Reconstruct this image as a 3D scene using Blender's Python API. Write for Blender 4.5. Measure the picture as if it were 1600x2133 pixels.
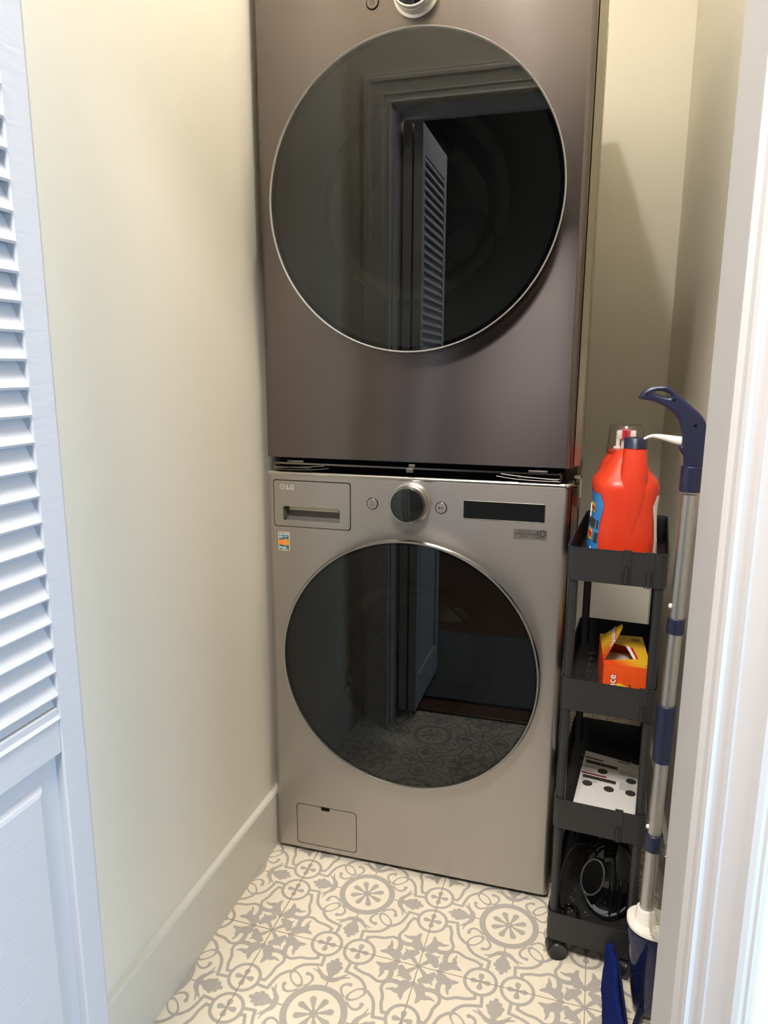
import bpy, bmesh, math, random
import numpy as np
from mathutils import Vector, Matrix
for o in list(bpy.data.objects): bpy.data.objects.remove(o, do_unlink=True)
S = bpy.context.scene; C = S.collection
PI = math.pi; R = math.radians
random.seed(7)
# ------------------------------------------------------------------ camera, world, lights, exposure
cam = bpy.data.cameras.new('camera'); cam_o = bpy.data.objects.new('camera', cam); C.objects.link(cam_o)
cam.sensor_fit = 'HORIZONTAL'; cam.sensor_width = 36.0; cam.lens = 1476.0/1600*36.0
cam.clip_start = 0.02; cam.clip_end = 50
_m = Matrix(((0.9610, -0.0586, 0.2704), (0.2766, 0.1892, -0.9422), (0.0041, 0.9802, 0.1980)))
cam_o.matrix_world = Matrix.Translation((0.7129, -1.4922, 1.2181)) @ _m.to_4x4()
S.camera = cam_o
w = bpy.data.worlds.new('world'); S.world = w; w.use_nodes = True
w.node_tree.nodes['Background'].inputs[0].default_value = (0.55, 0.75, 1.0, 1)
w.node_tree.nodes['Background'].inputs[1].default_value = 0.6
LAMP = (0.480, -0.36, 2.64); LAMP_W = 760.0; LAMP_COL = (1.0, 0.96, 0.90)
def area(name, loc, target, sx, sy, power, col):
    l = bpy.data.lights.new(name, 'AREA'); l.shape = 'RECTANGLE'; l.size = sx; l.size_y = sy; l.energy = power; l.color = col
    o = bpy.data.objects.new(name, l); C.objects.link(o); o.location = loc
    o.rotation_euler = (Vector(target)-Vector(loc)).to_track_quat('-Z', 'Y').to_euler(); return o
area('window_daylight', (2.28, -1.75, 0.95), (0.2, -1.3, 0.35), 0.8, 0.9, 44.0, (0.46, 0.72, 1.0))
area('hall_fill_light', (0.50, -1.90, 2.66), (0.6, -0.3, 0.3), 0.6, 0.3, 76.0, (1.0, 0.945, 0.90))  # unseen fill added to lift floor and machines through the doorway
S.view_settings.view_transform = 'Standard'; S.view_settings.look = 'None'
S.view_settings.exposure = -0.03; S.view_settings.gamma = 1.0; S.view_settings.use_curve_mapping = False

# ------------------------------------------------------------------ helpers
def srgb(r, g, b):
    f = lambda c: (c/255)/12.92 if c/255 <= .04045 else ((c/255+.055)/1.055)**2.4
    return (f(r), f(g), f(b), 1)
def mat(name, col, rough=.5, metal=0., bump=0., bscale=60., stretch=None, mott=0., mscale=4., spec=.5, aniso=0., coat=0., trans=0., ior=1.5):
    m = bpy.data.materials.new(name); m.use_nodes = True; nt = m.node_tree; b = nt.nodes['Principled BSDF']
    b.inputs['Base Color'].default_value = col; b.inputs['Roughness'].default_value = rough; b.inputs['Metallic'].default_value = metal
    b.inputs['Specular IOR Level'].default_value = spec; b.inputs['Coat Weight'].default_value = coat; b.inputs['IOR'].default_value = ior
    b.inputs['Transmission Weight'].default_value = trans
    if bump or mott:
        tc = nt.nodes.new('ShaderNodeTexCoord'); mp = nt.nodes.new('ShaderNodeMapping'); nt.links.new(tc.outputs['Object'], mp.inputs[0])
        if stretch: mp.inputs['Scale'].default_value = stretch
    if bump:
        n = nt.nodes.new('ShaderNodeTexNoise'); n.inputs['Scale'].default_value = bscale; n.inputs['Detail'].default_value = 3
        nt.links.new(mp.outputs[0], n.inputs[0])
        bp = nt.nodes.new('ShaderNodeBump'); bp.inputs['Strength'].default_value = bump; bp.inputs['Distance'].default_value = .001
        nt.links.new(n.outputs[0], bp.inputs['Height']); nt.links.new(bp.outputs[0], b.inputs['Normal'])
    if mott:
        n2 = nt.nodes.new('ShaderNodeTexNoise'); n2.inputs['Scale'].default_value = mscale; n2.inputs['Detail'].default_value = 4
        nt.links.new(mp.outputs[0], n2.inputs[0])
        mx = nt.nodes.new('ShaderNodeMix'); mx.data_type = 'RGBA'
        nt.links.new(n2.outputs[0], mx.inputs[0])
        mx.inputs[6].default_value = tuple(c*(1-mott) for c in col[:3])+(1,); mx.inputs[7].default_value = tuple(min(1, c*(1+mott)) for c in col[:3])+(1,)
        nt.links.new(mx.outputs[2], b.inputs['Base Color'])
    if aniso:
        b.inputs['Anisotropic'].default_value = aniso
        cx = nt.nodes.new('ShaderNodeCombineXYZ'); cx.inputs[2].default_value = 1.0
        nt.links.new(cx.outputs[0], b.inputs['Tangent'])
    return m
def glassy(name, tint, r0=.05, rough=.0):
    # thin pane: Schlick mirror over a tinted see-through layer
    m = bpy.data.materials.new(name); m.use_nodes = True; nt = m.node_tree; nt.nodes.clear()
    out = nt.nodes.new('ShaderNodeOutputMaterial'); mx = nt.nodes.new('ShaderNodeMixShader'); lw = nt.nodes.new('ShaderNodeLayerWeight')
    lw.inputs[0].default_value = .5; pw = nt.nodes.new('ShaderNodeMath'); pw.operation = 'POWER'; pw.inputs[1].default_value = 5
    ma = nt.nodes.new('ShaderNodeMath'); ma.operation = 'MULTIPLY_ADD'; ma.inputs[1].default_value = 1-r0; ma.inputs[2].default_value = r0
    g = nt.nodes.new('ShaderNodeBsdfGlossy'); t = nt.nodes.new('ShaderNodeBsdfTransparent')
    g.inputs['Roughness'].default_value = rough; t.inputs[0].default_value = tint
    nt.links.new(lw.outputs['Facing'], pw.inputs[0]); nt.links.new(pw.outputs[0], ma.inputs[0])
    nt.links.new(ma.outputs[0], mx.inputs[0]); nt.links.new(t.outputs[0], mx.inputs[1]); nt.links.new(g.outputs[0], mx.inputs[2]); nt.links.new(mx.outputs[0], out.inputs[0])
    return m
def tag(o, label, cat, group=None):
    o['label'] = label; o['category'] = cat
    if group: o['group'] = group
    return o
def thing(name, label, cat, loc=(0, 0, 0), rotz=0., group=None):
    o = bpy.data.objects.new(name, None); C.objects.link(o); o.location = loc; o.rotation_euler = (0, 0, rotz); o.empty_display_size = .02
    return tag(o, label, cat, group)
def obj(name, bm, m, parent=None, smooth=False, kind=None, loc=None):
    me = bpy.data.meshes.new(name)
    if isinstance(bm, bmesh.types.BMesh):
        bmesh.ops.recalc_face_normals(bm, faces=bm.faces[:]); bm.to_mesh(me); bm.free()
    else: me = bm
    for mm in (m if isinstance(m, (list, tuple)) else [m]):
        me.materials.append(mm)
    if smooth:
        me.polygons.foreach_set('use_smooth', [True]*len(me.polygons))
        try: me.set_sharp_from_angle(angle=R(smooth if smooth is not True else 40))
        except Exception: pass
    o = bpy.data.objects.new(name, me); C.objects.link(o)
    if parent: o.parent = parent
    if kind: o['kind'] = kind
    if loc: o.location = loc
    return o
def struct(name, bm, m, smooth=False):
    return obj(name, bm, m, None, smooth, 'structure')
def box(bm, x0, x1, y0, y1, z0, z1, bev=0., seg=2, M=None, mi=0):
    b2 = bmesh.new(); bmesh.ops.create_cube(b2, size=1)
    for v in b2.verts: v.co = Vector(((x0+x1)/2+v.co.x*(x1-x0), (y0+y1)/2+v.co.y*(y1-y0), (z0+z1)/2+v.co.z*(z1-z0)))
    if bev: bmesh.ops.bevel(b2, geom=b2.edges[:], offset=bev, segments=seg, affect='EDGES', profile=.5)
    if M: bmesh.ops.transform(b2, matrix=M, verts=b2.verts)
    for f in b2.faces: f.material_index = mi
    join(bm, b2); return bm
def join(bm, b2):
    me = bpy.data.meshes.new('tmp'); b2.to_mesh(me); b2.free(); bm.from_mesh(me); bpy.data.meshes.remove(me)
def bx(*a, **k): return box(bmesh.new(), *a, **k)
def prism(bm, pts, axis, a, b, mi=0):
    # pts 2D polygon extruded along axis from a to b
    def P(p, t): return {'x': (t, p[0], p[1]), 'y': (p[0], t, p[1]), 'z': (p[0], p[1], t)}[axis]
    v0 = [bm.verts.new(P(p, a)) for p in pts]; v1 = [bm.verts.new(P(p, b)) for p in pts]; n = len(pts)
    fs = [bm.faces.new(v0[::-1]), bm.faces.new(v1)]
    for i in range(n): fs.append(bm.faces.new((v0[i], v0[(i+1) % n], v1[(i+1) % n], v1[i])))
    for f in fs: f.material_index = mi
    return bm
def lathe(bm, prof, n=48, M=None, caps=True, mi=0):
    # prof (r, h) about local Z; M places it
    M = M or Matrix(); rings = []
    for r, h in prof:
        if r < 1e-6: rings.append([bm.verts.new(M @ Vector((0, 0, h)))])
        else: rings.append([bm.verts.new(M @ Vector((r*math.cos(2*PI*i/n), r*math.sin(2*PI*i/n), h))) for i in range(n)])
    fs = []
    for a, b in zip(rings, rings[1:]):
        for i in range(n):
            j = (i+1) % n
            if len(a) == 1 and len(b) == 1: continue
            if len(a) == 1: fs.append(bm.faces.new((a[0], b[i], b[j])))
            elif len(b) == 1: fs.append(bm.faces.new((a[i], a[j], b[0])))
            else: fs.append(bm.faces.new((a[i], a[j], b[j], b[i])))
    if caps:
        for rg in (rings[0], rings[-1]):
            if len(rg) > 2: fs.append(bm.faces.new(rg))
    for f in fs: f.material_index = mi
    return bm
def tube(bm, pts, r, n=12, caps=True, closed=False, mi=0):
    pts = [Vector(p) for p in pts]; rs = r if isinstance(r, (list, tuple)) else [r]*len(pts)
    rings = []; N = len(pts); up = None
    for i, p in enumerate(pts):
        d = (pts[(i+1) % N]-pts[i-1]) if closed else (pts[min(i+1, N-1)]-pts[max(i-1, 0)])
        d.normalize()
        if up is None: up = d.orthogonal().normalized()
        up = (up-d*up.dot(d)).normalized(); s = d.cross(up)
        rings.append([bm.verts.new(p+(up*math.cos(2*PI*k/n)+s*math.sin(2*PI*k/n))*rs[i]) for k in range(n)])
    prs = list(zip(rings, rings[1:]))+([(rings[-1], rings[0])] if closed else [])
    for a, b in prs:
        for k in range(n): bm.faces.new((a[k], a[(k+1) % n], b[(k+1) % n], b[k])).material_index = mi
    if caps and not closed: bm.faces.new(rings[0][::-1]).material_index = mi; bm.faces.new(rings[-1]).material_index = mi
    return bm
def smoothpts(pts, k=6):
    pts = [Vector(p) for p in pts]; out = []
    for i in range(len(pts)-1):
        p0, p1, p2, p3 = pts[max(i-1, 0)], pts[i], pts[i+1], pts[min(i+2, len(pts)-1)]
        for j in range(k):
            t = j/k; out.append(.5*((2*p1)+(p2-p0)*t+(2*p0-5*p1+4*p2-p3)*t*t+(3*p1-p0-3*p2+p3)*t**3))
    return out+[pts[-1]]
def loft(bm, secs, caps=True, mi=0):
    rings = [[bm.verts.new(Vector(p)) for p in s] for s in secs]
    for a, b in zip(rings, rings[1:]):
        n = len(a)
        for k in range(n): bm.faces.new((a[k], a[(k+1) % n], b[(k+1) % n], b[k])).material_index = mi
    if caps: bm.faces.new(rings[0][::-1]).material_index = mi; bm.faces.new(rings[-1]).material_index = mi
    return bm
def rrect(cx, cy, w, h, r, n=5):
    pts = []
    for qx, qy, a0 in ((1, 1, 0), (-1, 1, 90), (-1, -1, 180), (1, -1, 270)):
        for i in range(n+1):
            a = R(a0+90*i/n); pts.append((cx+qx*(w/2-r)+r*math.cos(a), cy+qy*(h/2-r)+r*math.sin(a)))
    return pts
def curve_mesh(loops, extrude=.0005):
    cu = bpy.data.curves.new('tmp', 'CURVE'); cu.dimensions = '2D'; cu.fill_mode = 'BOTH'; cu.extrude = extrude
    for lp in loops:
        s = cu.splines.new('POLY'); s.points.add(len(lp)-1)
        for i, (x, y) in enumerate(lp): s.points[i].co = (x, y, 0, 1)
        s.use_cyclic_u = True
    return _to_mesh(cu)
def _to_mesh(cu):
    o = bpy.data.objects.new('tmp', cu); C.objects.link(o)
    dg = bpy.context.evaluated_depsgraph_get(); me = bpy.data.meshes.new_from_object(o.evaluated_get(dg))
    bpy.data.objects.remove(o, do_unlink=True); bpy.data.curves.remove(cu); me.materials.clear(); return me
def text_mesh(s, size, extrude=.0002, bold=0., align='LEFT'):
    cu = bpy.data.curves.new('tmp', 'FONT'); cu.body = s; cu.size = size; cu.extrude = extrude; cu.offset = bold; cu.align_x = align; cu.resolution_u = 3
    return _to_mesh(cu)
def xf(me, M):
    me.transform(M); return me
FRONT = lambda x, y, z: Matrix.Translation((x, y, z)) @ Matrix.Rotation(R(90), 4, 'X')   # XY plane -> upright facing -y
ROT = lambda ax, d: Matrix.Rotation(R(d), 4, ax)
T = Matrix.Translation

# ------------------------------------------------------------------ materials
M_wall = mat('wall_paint', srgb(230, 224, 209), .6, bump=.25, bscale=260, spec=.35)
M_wall_r = M_wall
M_white = mat('white_trim_paint', srgb(204, 200, 197), .55, bump=.12, bscale=40, spec=.5)
M_white_lit = mat('white_trim_lit', srgb(228, 226, 222), .5, spec=.35)  # lighter copy of the trim paint; lamplight on the inner casing put into colour
M_door = mat('white_door_paint', srgb(192, 191, 195), .5, bump=.25, bscale=30, stretch=(1, 1, 6), spec=.45)
M_base = mat('baseboard_paint', srgb(214, 210, 198), .35, spec=.5)
M_ceil = mat('ceiling_paint', srgb(244, 242, 234), .8)
M_grout = mat('grout', srgb(172, 160, 140), .9, bump=.4, bscale=300)
M_steel = mat('graphite_steel', (.43, .405, .38, 1), .36, 1., bump=.05, bscale=900, stretch=(.02, 1, 1), mott=.04, mscale=3, aniso=.6)
M_dark = mat('dark_steel', (.165, .142, .138, 1), .25, 1., bump=.03, bscale=900, stretch=(.02, 1, 1), mott=.12, mscale=5, aniso=.85)
M_side = mat('cabinet_side', srgb(168, 160, 142), .16, .6, spec=.6)
M_chrome = mat('bright_metal', (.86, .85, .82, 1), .32, .7)
M_rim = mat('satin_rim', (.5, .48, .44, 1), .22, 1.)
M_blackp = mat('black_plastic', (.012, .012, .013, 1), .32, spec=.5)
M_gloss = mat('gloss_black', (.006, .006, .006, 1), .06, spec=.6)
M_void = mat('dark_gap', (.004, .004, .004, 1), .7, spec=.1)
M_glass = glassy('smoked_door_glass', (.24, .25, .24, 1), .065)
M_glass_w = glassy('smoked_washer_glass', (.24, .25, .25, 1), .052)
M_bowl = glassy('bowl_glass', (.8, .85, .82, 1), .10)
M_drum = mat('drum_steel', (.30, .32, .31, 1), .38, 1.)
M_gasket = mat('gasket_rubber', (.045, .047, .045, 1), .45)
M_display = mat('display_glass', (.008, .009, .009, 1), .08, spec=.6)
M_cart = mat('cart_black_steel', (.021, .0205, .021, 1), .42, bump=.3, bscale=900, spec=.45)
M_post = mat('cart_post', (.022, .022, .023, 1), .38, spec=.45)
M_red = mat('orange_red_plastic', srgb(200, 54, 26), .36, spec=.45, bump=.05, bscale=400)
M_navy = mat('navy_plastic', srgb(27, 32, 60), .34, bump=.1, bscale=600)
M_navyg = mat('navy_gloss_plastic', srgb(20, 26, 62), .1, spec=.55)
M_white_p = mat('white_plastic', srgb(236, 230, 220), .3)
M_alu = mat('mop_aluminium', (.50, .50, .50, 1), .38, 1.)
M_clear = glassy('clear_plastic', (.93, .93, .93, 1), .07, .05)
M_bottle = glassy('clear_bottle', (.86, .86, .83, 1), .05, .02)
M_foam = mat('foam_residue', srgb(205, 206, 196), .7, bump=1, bscale=900)
M_ink = mat('dark_ink', (.03, .03, .03, 1), .5)
M_logo = mat('logo_silver', (.80, .78, .74, 1), .3, .6)
M_paper = mat('white_paper', srgb(225, 222, 215), .5)
def flat(n, c, r=.45): return mat(n, c, r)
M_maroon = flat('maroon_ink', srgb(120, 45, 50)); M_dgrey = flat('dark_grey_ink', srgb(55, 52, 50)); M_grey = flat('grey_ink', srgb(150, 146, 142))
M_blue = mat('label_blue', srgb(52, 128, 196), .3, mott=.35, mscale=40); M_dblue = flat('label_dark_blue', srgb(30, 60, 160))
M_yellow = flat('print_yellow', srgb(238, 190, 40)); M_orange = flat('print_orange', srgb(236, 120, 36)); M_teal = flat('sticker_teal', srgb(28, 96, 116))
M_cream = flat('sticker_cream', srgb(232, 214, 160)); M_brown = flat('print_brown', srgb(150, 84, 66)); M_pred = flat('print_red', srgb(196, 28, 36))
M_whitei = flat('white_ink', srgb(240, 238, 232)); M_gold = flat('print_gold', srgb(190, 150, 70))
M_wood = mat('hall_wood', srgb(96, 66, 48), .35, mott=.3, mscale=8, stretch=(1, 8, 1))
M_rug = mat('grey_blue_rug', srgb(84, 84, 86), .95, bump=1., bscale=500, mott=.3, mscale=30)
M_dwall = mat('far_room_unlit', srgb(52, 50, 50), .8)  # dark base colour stands for the far hall being unlit
M_hall = mat('hall_paint', srgb(224, 220, 212), .6)

# ------------------------------------------------------------------ floor: printed cement tiles
def tile_image(N=1280):
    xs = (np.arange(N)+.5)/N-.5; X, Y = np.meshgrid(xs, xs); X = np.abs(X); Y = np.abs(Y)
    A = np.maximum(X, Y); B = np.minimum(X, Y)
    D = np.full(A.shape, 9.)
    def add(d): np.minimum(D, d, out=D)
    def cap(p, q, r0, r1=None):
        r1 = r0 if r1 is None else r1
        dx, dy = q[0]-p[0], q[1]-p[1]; L = dx*dx+dy*dy+1e-12
        t = np.clip(((A-p[0])*dx+(B-p[1])*dy)/L, 0, 1)
        return np.hypot(A-p[0]-t*dx, B-p[1]-t*dy)-(r0+(r1-r0)*t)
    def cr(pts, k=8):
        return [(v.x, v.y) for v in smoothpts([(a, b, 0) for a, b in pts], k)]
    def line(pts, r0, r1=None, sm=True):
        pts = cr(pts) if sm else pts; r1 = r0 if r1 is None else r1; n = len(pts)-1
        for i in range(n): add(cap(pts[i], pts[i+1], r0+(r1-r0)*i/n, r0+(r1-r0)*(i+1)/n))
    rr = np.hypot(A, B)
    add(np.abs(rr-.1765)-.0205)                                        # medallion ring
    add(rr-.028); c, s = math.cos(R(22.5)), math.sin(R(22.5))
    add(cap((.02*c, .02*s), (.098*c, .098*s), .005, .0205))           # petals
    line([(.19, 0), (.25, 0)], .0055, sm=False)
    line([(.246, 0), (.252, .035), (.272, .062), (.284, .088), (.292, .122)], .021, .003)
    line([(.27, .06), (.292, .078), (.31, .098)], .011, .004)
    add(cap((.262, 0), (.30, 0), .012, .03))
    add(np.hypot(A-.325, B)-.044); add(np.hypot(A-.345, B-.038)-.017); add(np.hypot(A-.374, B-.026)-.014); add(cap((.36, 0), (.398, 0), .026, .014))
    h = .0105
    line([(.236, .236), (.262, .226), (.300, .188), (.320, .135), (.331, .080)], h)
    line([(.331, .080), (.404, .086)], h, sm=False)
    add(np.abs(np.hypot(A-.5, B-.111)-.0955)-.0105)                    # edge circle
    for a_, b_ in ((1, 0), (0, 1)):
        for sg in (1, -1):
            add(cap((.5, .111), (.5+sg*a_*.043, .111+sg*b_*.043), .005, .0185))
    line([(.410, .131), (.374, .124)], h, sm=False)
    line([(.374, .124), (.355, .175), (.346, .232), (.322, .285), (.330, .330)], h)
    line([(.325, .325), (.345, .343), (.39, .352), (.43, .345), (.47, .350), (.505, .372)], .016, .017)
    line([(.455, .345), (.44, .305), (.448, .262), (.456, .238)], .036, .003)
    line([(.445, .310), (.415, .290), (.385, .294), (.352, .284)], .026, .004)
    # corner heart
    line([(.505, .505), (.455, .455)], .006, .015, sm=False)
    add(np.hypot(A-.430, B-.430)-.030); add(cap((.43, .43), (.388, .388), .026, .002)); add(np.hypot(A-.464, B-.398)-.0185); add(cap((.464, .398), (.435, .415), .018, .03))
    # diagonal loop
    u = (A+B)/math.sqrt(2)-.274; v = (B-A)/math.sqrt(2)
    e = np.sqrt((u/.060)**2+(v/.029)**2); add((np.abs(e-1)-.19)*.030)
    # scrolls
    line([(.158, .128), (.180, .106), (.210, .094), (.236, .104), (.248, .128)], .0065, .010)
    add(np.hypot(A-.247, B-.138)-.014)
    px = 1.2/N
    return np.clip(.5-D/px, 0, 1).astype(np.float32)
def tile_material():
    N = 1280; a = tile_image(N)
    img = bpy.data.images.new('tile_print', N, N, alpha=False, is_data=True)
    px = np.ones((N, N, 4), np.float32); px[..., 0] = px[..., 1] = px[..., 2] = a
    img.pixels.foreach_set(px.ravel()); img.update(); img.pack()
    m = bpy.data.materials.new('printed_cement_tile'); m.use_nodes = True; nt = m.node_tree; b = nt.nodes['Principled BSDF']
    tc = nt.nodes.new('ShaderNodeUVMap'); tx = nt.nodes.new('ShaderNodeTexImage'); tx.image = img
    nt.links.new(tc.outputs[0], tx.inputs[0])
    geo = nt.nodes.new('ShaderNodeNewGeometry'); no = nt.nodes.new('ShaderNodeTexNoise'); no.inputs['Scale'].default_value = 6; no.inputs['Detail'].default_value = 5
    nt.links.new(geo.outputs['Position'], no.inputs[0])
    def mixc(c0, c1):
        x = nt.nodes.new('ShaderNodeMix'); x.data_type = 'RGBA'; x.inputs[6].default_value = c0; x.inputs[7].default_value = c1; return x
    cr = mixc(srgb(226, 214, 192), srgb(238, 227, 206)); gr = mixc(srgb(166, 160, 152), srgb(182, 175, 165))
    nt.links.new(no.outputs[0], cr.inputs[0]); nt.links.new(no.outputs[0], gr.inputs[0])
    mx = nt.nodes.new('ShaderNodeMix'); mx.data_type = 'RGBA'
    nt.links.new(tx.outputs[0], mx.inputs[0]); nt.links.new(cr.outputs[2], mx.inputs[6]); nt.links.new(gr.outputs[2], mx.inputs[7])
    nt.links.new(mx.outputs[2], b.inputs['Base Color']); b.inputs['Roughness'].default_value = .42; b.inputs['Specular IOR Level'].default_value = .4
    return m
M_tile = tile_material()
LWX = lambda y: -.019+.02*y       # left wall face (slightly out of square)
XR = .9485; YB = 1.0; YI = -.79; YO = -.90; ZC = 2.74
floor = struct('floor', bx(-.16, XR+.12, YO-.02, YB+.12, -.05, -.0015), M_grout)
TS = .33328; OX, OY, G = .10537, -.25771, -.012884
def clip_poly(poly, n, d):
    out = []
    for i in range(len(poly)):
        p, q = poly[i], poly[(i+1) % len(poly)]; a = n[0]*p[0]+n[1]*p[1]-d; b = n[0]*q[0]+n[1]*q[1]-d
        if a <= 0: out.append(p)
        if a*b < 0: t = a/(a-b); out.append(tuple(p[k]+(q[k]-p[k])*t for k in range(len(p))))
    return out
for i in range(-2, 4):
    for j in range(-3, 5):
        g = .0012/TS; cs = [(i+g, j+g), (i+1-g, j+g), (i+1-g, j+1-g), (i+g, j+1-g)]
        P = [(OX+a*TS*math.cos(G)-b*TS*math.sin(G), OY+a*TS*math.sin(G)+b*TS*math.cos(G), a-i, b-j) for a, b in cs]
        for n, d in (((-1, .02), .019+.004), ((1, 0), XR), ((0, 1), YB), ((0, -1), .918)):
            P = clip_poly(P, n, d) if P else P
        if len(P) < 3: continue
        cx = sum(p[0] for p in P)/len(P); cy = sum(p[1] for p in P)/len(P)
        bm = bmesh.new(); uv = bm.loops.layers.uv.new('UVMap'); dz = random.uniform(-.0002, .0002)
        top = [bm.verts.new((p[0], p[1], dz)) for p in P]; bot = [bm.verts.new((p[0], p[1], -.0016)) for p in P]
        f = bm.faces.new(top)
        if f.normal.z < 0: f.normal_flip()
        for l in f.loops: k = top.index(l.vert); l[uv].uv = (P[k][2], P[k][3])
        for k in range(len(P)):
            q = bm.faces.new((top[k], bot[k], bot[(k+1) % len(P)], top[(k+1) % len(P)]))
            for l in q.loops: l[uv].uv = (.001, .5) if False else (P[0][2], P[0][3])
        t = obj('tile', bm, M_tile, floor)

# ------------------------------------------------------------------ room shell
bm = bmesh.new(); prism(bm, [(LWX(YI), YI), (LWX(YB+.1), YB+.1), (-.14, YB+.1), (-.14, YI)], 'z', 0, ZC)
struct('wall_left', bm, M_wall)
struct('wall_back', bx(LWX(YB), XR, YB, YB+.1, 0, ZC), M_wall)
struct('wall_right', bx(XR, XR+.1, YI, YB+.1, 0, ZC), M_wall)
struct('ceiling', bx(-.14, XR+.1, YI, YB+.1, ZC, ZC+.05), M_ceil)
JL, JR, JH = .108, .816, 1.972
bm = bmesh.new(); box(bm, -1.3, JL-.018, YO, YI, 0, ZC); box(bm, JR+.018, 2.35, YO, YI, 0, ZC); box(bm, JL-.018, JR+.018, YO, YI, JH+.018, ZC)
struct('wall_front', bm, M_wall)
bm = bmesh.new(); prism(bm, [(LWX(YI), YI), (LWX(YB), YB), (LWX(YB)+.0155, YB), (LWX(YI)+.0155, YI)], 'z', 0, .147)
b2 = bmesh.new(); prism(b2, [(LWX(YI), YI), (LWX(YB), YB), (LWX(YB)+.0155, YB), (LWX(YI)+.0155, YI)], 'z', .147, .152)
for v in b2.verts:
    if v.co.z > .15 and v.co.x > LWX(v.co.y)+.01: v.co.x -= .003
join(bm, b2); struct('baseboard_left', bm, M_base)
struct('baseboard_back', bx(LWX(YB)+.016, XR-.001, YB-.014, YB, 0, .15, .002), M_base)
struct('baseboard_right', bx(XR-.012, XR, -.6, YB-.015, 0, .15, .002), M_base)
# door frame: jambs, stops, casings (profiled)
prof_c = [(0, 0), (.004, .010), (.008, .0125), (.013, .010), (.016, .008), (.026, .009), (.030, .013), (.034, .011), (.040, .0125), (.058, .0165), (.064, .021), (.072, .021), (.078, .018), (.082, .019), (.086, .017), (.088, .0)]
def casing(name, ks, face, sgn):
    # profile (t, depth): t outward from opening, depth off the wall
    bm = bmesh.new(); secs = []
    def P(t, d, corner):
        t *= ks
        x, z = {'l0': (JL-.004-t, 0), 'l1': (JL-.004-t, JH+.004+t), 'r1': (JR+.004+t, JH+.004+t), 'r0': (JR+.004+t, 0)}[corner]
        return (x, face+sgn*d, z)
    for c in ('l0', 'l1', 'r1', 'r0'): secs.append([P(t, d, c) for t, d in prof_c])
    loft(bm, secs); return struct(name, bm, M_white_lit if sgn > 0 else M_white, smooth=25)
casing('trim_1', 1.0, YI, 1); casing('trim_2', .62, YO, -1)
for k, (x0, x1) in enumerate(((JL-.018, JL), (JR, JR+.018))):
    bm = bmesh.new(); box(bm, x0, x1, YO-.003, YI+.003, 0, JH, .0012)
    struct('trim_%d' % (3+k), bm, M_white)
struct('trim_5', bx(JL, JR, YO-.003, YI+.003, JH, JH+.018, .001), M_white)
# hall outside the door (seen by reflection, gives the daylight its room)
bm = bmesh.new(); box(bm, -1.3, 2.35, -3.3, YO-.02, -.05, -.002); struct('floor_hall', bm, M_wood)
bm = bmesh.new(); box(bm, .10, .83, -.985, YO-.018, -.002, .008, .003); struct('trim_6', bm, M_wood)
struct('wall_hall_left', bx(-1.35, -1.3, -3.3, YO, 0, ZC), M_hall)
bm = bmesh.new(); box(bm, 2.35, 2.4, -3.3, -2.2, 0, ZC); box(bm, 2.35, 2.4, -1.3, YO, 0, ZC); box(bm, 2.35, 2.4, -2.2, -1.3, 0, .4); box(bm, 2.35, 2.4, -2.2, -1.3, 1.5, ZC)
struct('wall_hall_right', bm, M_hall)
bm = bmesh.new()
for a in ((-2.2, -2.16, .4, 1.5), (-1.34, -1.3, .4, 1.5), (-2.16, -1.34, .4, .44), (-2.16, -1.34, 1.46, 1.5), (-1.765, -1.735, .44, 1.46)): box(bm, 2.33, 2.39, a[0], a[1], a[2], a[3])
struct('window_1', bm, M_white)
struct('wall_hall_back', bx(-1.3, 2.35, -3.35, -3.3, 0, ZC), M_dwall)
struct('ceiling_hall', bx(-1.35, 2.4, -3.35, YO, ZC, ZC+.05), M_ceil)
rug = obj('rug', bx(-.1, 1.9, -1.72, -1.03, 0, .010, .003), M_rug, None); rug.location.z = -.002
tag(rug, 'grey blue woven rug on the hall floor, seen only in the washer door reflection', 'rug')

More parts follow.
